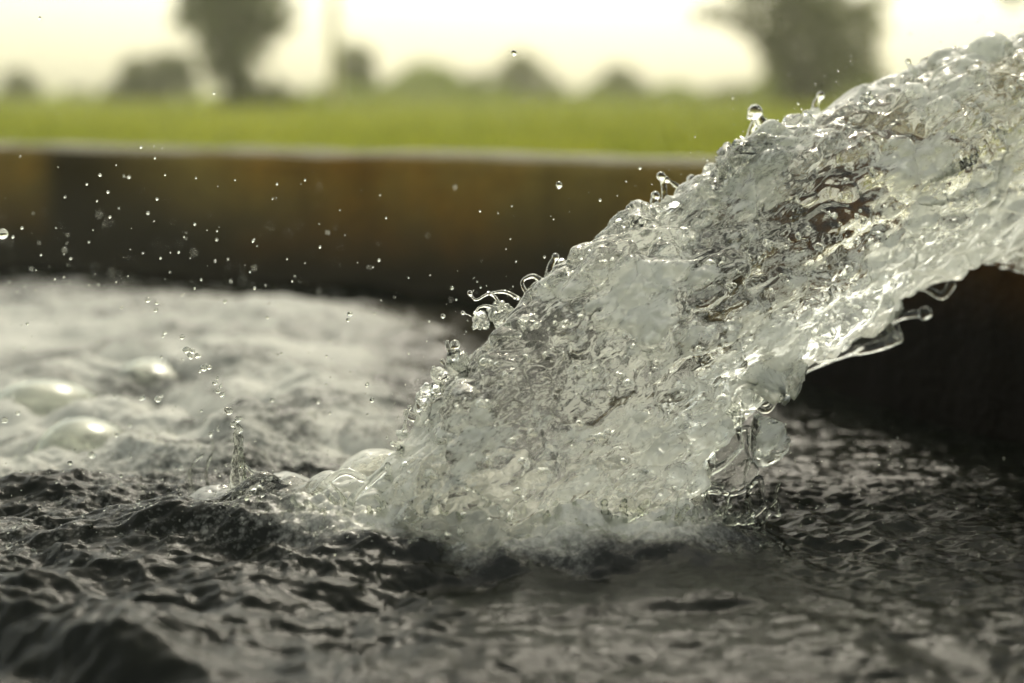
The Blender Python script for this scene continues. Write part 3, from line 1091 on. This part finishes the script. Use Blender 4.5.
drop(40, 18, 3, 1.16, 'speck of water against the sky at the upper left', 'droplets against the sky')
drop(214, 93, 3, 1.16, 'speck of water in front of the tall left tree', 'droplets against the sky')
B_LAB = 'tiny clear water droplet in the air over the white boil'
for (a, b, s_) in ((142, 398, 6), (158, 399, 6), (92, 455, 7), (70, 463, 5), (5, 420, 7), (18, 413, 5), (272, 400, 5), (117, 435, 4), (350, 314, 6), (348, 320, 4), (130, 425, 4), (367, 385, 4), (318, 402, 4), (330, 413, 3), (145, 478, 4), (121, 476, 4), (181, 468, 4), (372, 400, 5)):
    drop(a, b, s_, random.gauss(1.15, .04), B_LAB, GB, random.choice((1, 2)))
for i in range(45):
    drop(random.uniform(0, 400), random.uniform(280, 470), random.choice((1.6, 2, 2.6, 3.2)), random.gauss(1.15, 0.08), B_LAB, GB, random.choice((0, 1, 2)))
T_LAB = 'bead of water in the broken trail rising left from the splash column'
for (a, b, s_) in ((148, 300, 5), (157, 303, 4), (156, 310, 4), (165, 333, 4), (163, 336, 3), (182, 337, 5), (186, 350, 7), (192, 351, 6), (190, 356, 6), (198, 356, 6), (204, 368, 7), (209, 367, 6), (200, 371, 4), (215, 383, 5), (218, 391, 5), (222, 395, 6), (221, 386, 4)):
    drop(a, b, s_, 1.12, T_LAB, GL, random.choice((1, 2, 3)))
for (a, b, s_) in ((776, 437, 4), (790, 452, 3), (795, 460, 3), (758, 470, 3), (780, 470, 2.5), (640, 168, 3), (600, 200, 3)):
    drop(a, b, s_, 1.18, 'small droplet flung off the lower right side of the water gush' if a > 700 else 'small droplet flung off the upper edge of the water gush', 'droplets beside the gush', 1)

# bubbles riding on the froth and on the broken water beside it
from_grid = lambda px_, py_: h[np.clip(np.searchsorted(gy, py_), 0, ny - 1) * nx + np.clip(np.searchsorted(gx, px_), 0, nx - 1)]
mb = MB()
rf = random.Random(41)
for k in range(2300):
    if k < 1700:
        a = rf.uniform(math.pi * .9, math.pi * 2.0)
        rrr = rf.gauss(1.05, .22)
        bx_, by_ = foot.x + 0.30 * rrr * math.cos(a), foot.y + 0.088 * rrr * math.sin(a)
        if bx_ > 0.21 or bx_ < -0.22: continue
    else:
        q_ = on_plane(rf.uniform(0, 420), rf.uniform(445, 580))
        bx_, by_ = q_.x, q_.y
    r_ = 0.0006 + 0.0020 * rf.random() ** 3
    mb.ball((bx_, by_, float(from_grid(bx_, by_)) + r_ * .35), r_, (1, 1, .9), 9, 6)
me = mb.mesh('froth_bubbles'); smooth(me)
tag(link('froth_bubbles', me, clear), 'tiny bubbles riding on the froth at the foot of the gush', 'bubbles', kind='stuff')

# the finest spray round the gush, past counting
mb = MB()
rf = random.Random(31)
for k in range(900):
    if k % 5 < 3:
        a = rf.uniform(math.pi * 1.1, math.pi * 1.85)
        rrr = rf.gauss(1.15, .25)
        p = Vector((foot.x + 0.30 * rrr * math.cos(a), foot.y + 0.10 * rrr * math.sin(a), 0.02 + abs(rf.gauss(0, .035))))
    elif k % 5 == 3:
        p = tops[int(rf.uniform(8, m - 3))] + Vector((rf.gauss(-.012, .02), rf.gauss(-.03, .05), abs(rf.gauss(0.004, .022))))
    else:
        p = at(rf.uniform(0, 480), rf.gauss(400, 70), rf.uniform(1.0, 1.5))
    if p.z < 0.01: continue
    mb.ball(p, 0.00035 + 0.0008 * rf.random() ** 3, (1, 1, 1), 7, 5)
me = mb.mesh('fine_spray'); smooth(me)
tag(link('fine_spray', me, clear), 'fine spray of tiny drops thrown up round the foot and edges of the gush', 'spray', kind='stuff')

# ------------------------------------------------------------------ trees
bark = mat_simple('bark', (0.075, 0.058, 0.04), (0.045, 0.036, 0.025), 3)
leaf_a = mat_leaf('leaves_olive', (0.070, 0.098, 0.008), (0.10, 0.12, 0.012), 0.6)
leaf_b = mat_leaf('leaves_green', (0.105, 0.13, 0.009), (0.12, 0.14, 0.012), 0.65)


def tree(name, px, D, blobs, leaves, leaf, label, mat, trunk_r=0.18, seed=0, group='trees beyond the field', base_px=None):
    """blobs: (px, py, radius px across, radius px high) of the crown's clumps as seen from the tank, at distance D"""
    r = np.random.default_rng(seed + 100)
    rp = random.Random(seed)
    root_p = at(px, 100, D); root_p.z = GZ
    root = empty(name, root_p, label, 'tree' if name != 'bush' else 'bush', group)
    s = D / FPX
    cl = []
    for (bx, by, rw, rh) in blobs:
        c = at(bx, by, D) - root_p
        c.y += rp.uniform(-0.5, 0.5) * rw * s
        cl.append((c, rw * s, rh * s))
    # trunk and limbs
    mb = MB()
    zt = max(c.z for c, _, _ in cl)
    zl = min(c.z - b for c, a, b in cl)
    k0 = sum((c for c, _, _ in cl), Vector()) / len(cl)
    fork = Vector((k0.x * 0.35, 0, max(0.4, zl + (zt - zl) * 0.25)))
    mb.tube(smooth_path([(0, 0, -0.1), (fork.x * .3 + trunk_r * .3, 0, fork.z * .5), fork], 4), np.linspace(trunk_r * 1.25, trunk_r * .75, 9), 9)
    for c, a, b in cl:
        mid = fork.lerp(c, 0.55) + Vector((rp.uniform(-.2, .2), rp.uniform(-.2, .2), rp.uniform(0, .3))) * a
        mb.tube(smooth_path([fork - Vector((0, 0, .1)), mid, c + Vector((0, 0, b * .5))], 4), np.linspace(trunk_r * .6, trunk_r * .12, 9), 6)
        for j in range(3):
            e = c + Vector((rp.uniform(-.8, .8) * a, rp.uniform(-.8, .8) * a, rp.uniform(-.4, .7) * b))
            mb.tube(smooth_path([mid, mid.lerp(e, .5) + Vector((0, 0, .15 * b)), e], 3), np.linspace(trunk_r * .28, trunk_r * .06, 7), 5)
    tm = mb.mesh('trunk'); smooth(tm)
    link('trunk', tm, bark, root)
    # crown: clumps of leaves inside each ellipsoid, thinner towards the rim
    w_ = np.array([a * a * b for _, a, b in cl]); w_ = w_ / w_.sum()
    ncl = max(40, leaves // 28)
    pick = r.choice(len(cl), ncl, p=w_)
    u = r.normal(size=(ncl, 3)); u /= np.linalg.norm(u, axis=1)[:, None]
    u *= (r.random(ncl) ** 0.45)[:, None] * 1.02
    ctr = np.array([tuple(cl[k][0]) for k in pick]) + u * np.array([(cl[k][1], cl[k][1], cl[k][2]) for k in pick])
    crad = np.array([min(cl[k][1], cl[k][2]) for k in pick]) * (0.16 + 0.16 * r.random(ncl))
    n_ = leaves
    cc = r.integers(0, ncl, n_)
    pos = ctr[cc] + r.normal(size=(n_, 3)) * crad[cc][:, None] * 0.6
    a1 = r.normal(size=(n_, 3)); a1 /= np.linalg.norm(a1, axis=1)[:, None]
    a2 = np.cross(a1, r.normal(size=(n_, 3))); a2 /= np.linalg.norm(a2, axis=1)[:, None]
    sz = (leaf * (0.6 + 0.8 * r.random(n_)))[:, None]
    v = np.stack([pos - a1 * sz, pos + a2 * sz * .45, pos + a1 * sz, pos - a2 * sz * .45], 1).reshape(-1, 3)
    f = np.arange(n_ * 4).reshape(-1, 4)
    link('crown', new_mesh('crown', v, f), mat, root)
    return root


tree('tree', 232, 52, [(228, 22, 48, 34), (205, 8, 34, 22), (258, 12, 34, 26), (230, -30, 60, 40), (236, 75, 28, 30), (240, 100, 26, 24), (215, 55, 24, 20), (232, 50, 30, 26), (226, 108, 18, 14)], 9000, .16,
     'tall dense tree rising out of the picture, tallest at the left of the field', leaf_a, .32, 1)
tree('bush', 283, 50, [(275, 100, 22, 20), (298, 112, 18, 14), (262, 112, 16, 14)], 2600, .12, 'low bush leaning on the foot of the tall dense tree', leaf_b, .08, 2)
tree('tree', 155, 75, [(150, 80, 26, 22), (172, 72, 24, 18), (128, 92, 22, 16), (185, 80, 16, 16), (108, 100, 14, 10)], 4200, .2, 'spreading mid height tree just left of the tall dense tree', leaf_a, .2, 3)
tree('tree', 24, 95, [(22, 90, 19, 17), (14, 98, 14, 12), (33, 97, 12, 13)], 2600, .22, 'small round hazy tree at the far left of the field', leaf_a, .2, 4)
tree('tree', 76, 130, [(76, 96, 14, 11), (68, 101, 10, 8)], 1400, .28, 'palest smallest tree beside the round hazy tree', leaf_a, .2, 5)
tree('tree', 356, 85, [(355, 64, 20, 18), (346, 76, 13, 14), (366, 78, 12, 14)], 2600, .19, 'small upright round headed tree just right of the pale pole', leaf_a, .16, 6)
tree('tree', 440, 100, [(432, 84, 16, 10), (456, 82, 18, 12), (416, 92, 12, 8), (478, 86, 12, 11)], 2600, .2, 'low wide bushy tree left of the pointed tree in mid field', leaf_b, .16, 7)
tree('tree', 522, 100, [(520, 72, 20, 18), (502, 82, 16, 12), (540, 84, 18, 12), (560, 92, 14, 9)], 3000, .2, 'pointed bushy tree in the middle of the tree line', leaf_b, .16, 8)
tree('tree', 622, 92, [(622, 84, 26, 17), (608, 92, 18, 12), (640, 92, 18, 12)], 2800, .2, 'dome shaped tree standing alone under the brightest sky', leaf_a, .16, 9)
tree('bush', 712, 80, [(712, 98, 22, 10), (735, 94, 16, 10), (690, 102, 14, 7)], 1800, .16, 'low bush at the foot of the broad right tree', leaf_b, .1, 10)
tree('tree', 806, 55, [(800, 22, 50, 30), (752, 12, 40, 17), (845, 40, 36, 38), (718, 14, 20, 10), (790, -18, 70, 30), (812, 70, 34, 30), (846, 88, 26, 22), (778, 46, 26, 22), (860, 10, 26, 30), (800, 95, 26, 16), (835, 62, 34, 30), (700, 8, 14, 7), (792, 76, 34, 24), (776, 92, 24, 18), (866, 72, 22, 30), (768, 56, 22, 20)], 9500, .17,
     'broad umbrella crowned tree behind the water gush at the right', leaf_b, .36, 11)
tree('tree', 905, 120, [(905, 92, 24, 12), (935, 88, 22, 14)], 1500, .26, 'faint far tree low behind the water gush', leaf_a, .2, 12)
# uneven green growth along the far edge of the field
r = np.random.default_rng(77)
n_ = 26000
hx = (r.random(n_) * 690 + 235)
prof = 0.75 + 0.9 * np.clip(np.sin(hx / 31.0) * 0.5 + np.sin(hx / 13.3 + 1) * 0.35 + np.sin(hx / 67.0 + 2) * 0.6, -0.6, 1.4)
prof = np.maximum(prof, 0.25) * sstep(235, 300, hx)
hy_ = 62 + 30 * r.random(n_)
pos = np.stack([(hx - 512) / FPX * hy_, hy_, GZ + prof * r.random(n_) ** 0.7], 1)
a1 = r.normal(size=(n_, 3)); a1 /= np.linalg.norm(a1, axis=1)[:, None]
a2 = np.cross(a1, r.normal(size=(n_, 3))); a2 /= np.linalg.norm(a2, axis=1)[:, None]
sz = (0.11 * (0.6 + 0.8 * r.random(n_)))[:, None]
v = np.stack([pos - a1 * sz, pos + a2 * sz * .45, pos + a1 * sz, pos - a2 * sz * .45], 1).reshape(-1, 3)
tag(link('far_undergrowth', new_mesh('far_undergrowth', v, np.arange(n_ * 4).reshape(-1, 4)), mat_leaf('leaves_bright', (0.13, 0.18, 0.018), (0.18, 0.21, 0.025), 0.5)),
    'low uneven green growth along the far edge of the field', 'undergrowth', kind='stuff')
# tall tree by the tank, right: only a hanging branch tip shows, the rest is mirrored in the water
tree('tree', 1250, 21, [(1250, -330, 230, 190), (1120, -250, 130, 130), (1390, -240, 190, 170), (1200, -520, 200, 130), (1080, -120, 70, 70), (1330, -110, 150, 80), (1010, -52, 44, 46), (960, -40, 26, 26), (1150, -760, 240, 190), (1330, -900, 260, 200), (1420, -520, 200, 200), (1010, -520, 120, 130), (940, -190, 90, 90), (890, -370, 120, 110), (985, -330, 130, 150)], 26000, .12,
     'leafy overhanging branch tip in the top right corner above the gush', leaf_b, .3, 13)

# pale concrete pole in the field
mb = MB()
mb.tube([(0, 0, -0.2), (0, 0, 4.6), (0, 0, 9.5)], [0.22, 0.20, 0.16], 14)
pl = empty('utility_pole', (at(335, 100, 58).x, 58, GZ), 'slim pale concrete pole standing upright in the field', 'pole')
pole_mat = mat_simple('pole_cement', (0.72, 0.66, 0.55), (0.62, 0.57, 0.47), 6)
me = mb.mesh('shaft'); smooth(me)
link('shaft', me, pole_mat, pl)
mb = MB()
mb.tube([(-0.9, 0, 9.1), (0.9, 0, 9.1)], [0.06, 0.06], 8)
link('crossarm', mb.mesh('crossarm'), pole_mat, pl)

# ------------------------------------------------------------------ hazy air
hz = NT('morning_haze')
pv = hz.n('ShaderNodeVolumePrincipled', Density=0.0022, Anisotropy=0.6)
pv.inputs['Color'].default_value = (0.96, 0.97, 0.70, 1)
hz.l(pv.outputs[0], hz.out.inputs['Volume'])
mb = MB()
H, zb, zt = 420, GZ - 1.0, 18.0
mb.add([(-H, -H, zb), (H, -H, zb), (H, H, zb), (-H, H, zb), (-H, -H, zt), (H, -H, zt), (H, H, zt), (-H, H, zt)],
       [(0, 3, 2, 1), (4, 5, 6, 7), (0, 1, 5, 4), (1, 2, 6, 5), (2, 3, 7, 6), (3, 0, 4, 7)])
tag(link('haze', mb.mesh('haze'), hz.m), 'pale morning haze over the field', 'haze', kind='stuff')

# ------------------------------------------------------------------ camera and render settings
cam = bpy.data.cameras.new('camera')
cam.lens, cam.sensor_width = LENS, SENSOR
cam.clip_start, cam.clip_end = 0.02, 3000
cam.dof.use_dof = True
cam.dof.focus_distance = 1.115
cam.dof.aperture_fstop = 2.2
cam.dof.aperture_blades = 0
co_ = bpy.data.objects.new('camera', cam)
col.objects.link(co_)
co_.location = (0, 0, CAM_Z)
co_.rotation_euler = (math.pi / 2 - PITCH, 0, 0)
scene.camera = co_
vs = scene.view_settings
vs.view_transform = 'Standard'
vs.look = 'None'
vs.exposure = 0.95
vs.gamma = 1.0
cy = scene.cycles
cy.max_bounces = 11
cy.transmission_bounces = 10
cy.glossy_bounces = 6
cy.diffuse_bounces = 3
cy.transparent_max_bounces = 8
cy.volume_bounces = 0
cy.sample_clamp_indirect = 5.0
cy.use_adaptive_sampling = True
cy.adaptive_threshold = 0.06
cy.adaptive_min_samples = 16
cy.caustics_reflective = True
cy.caustics_refractive = True
cy.use_denoising = True
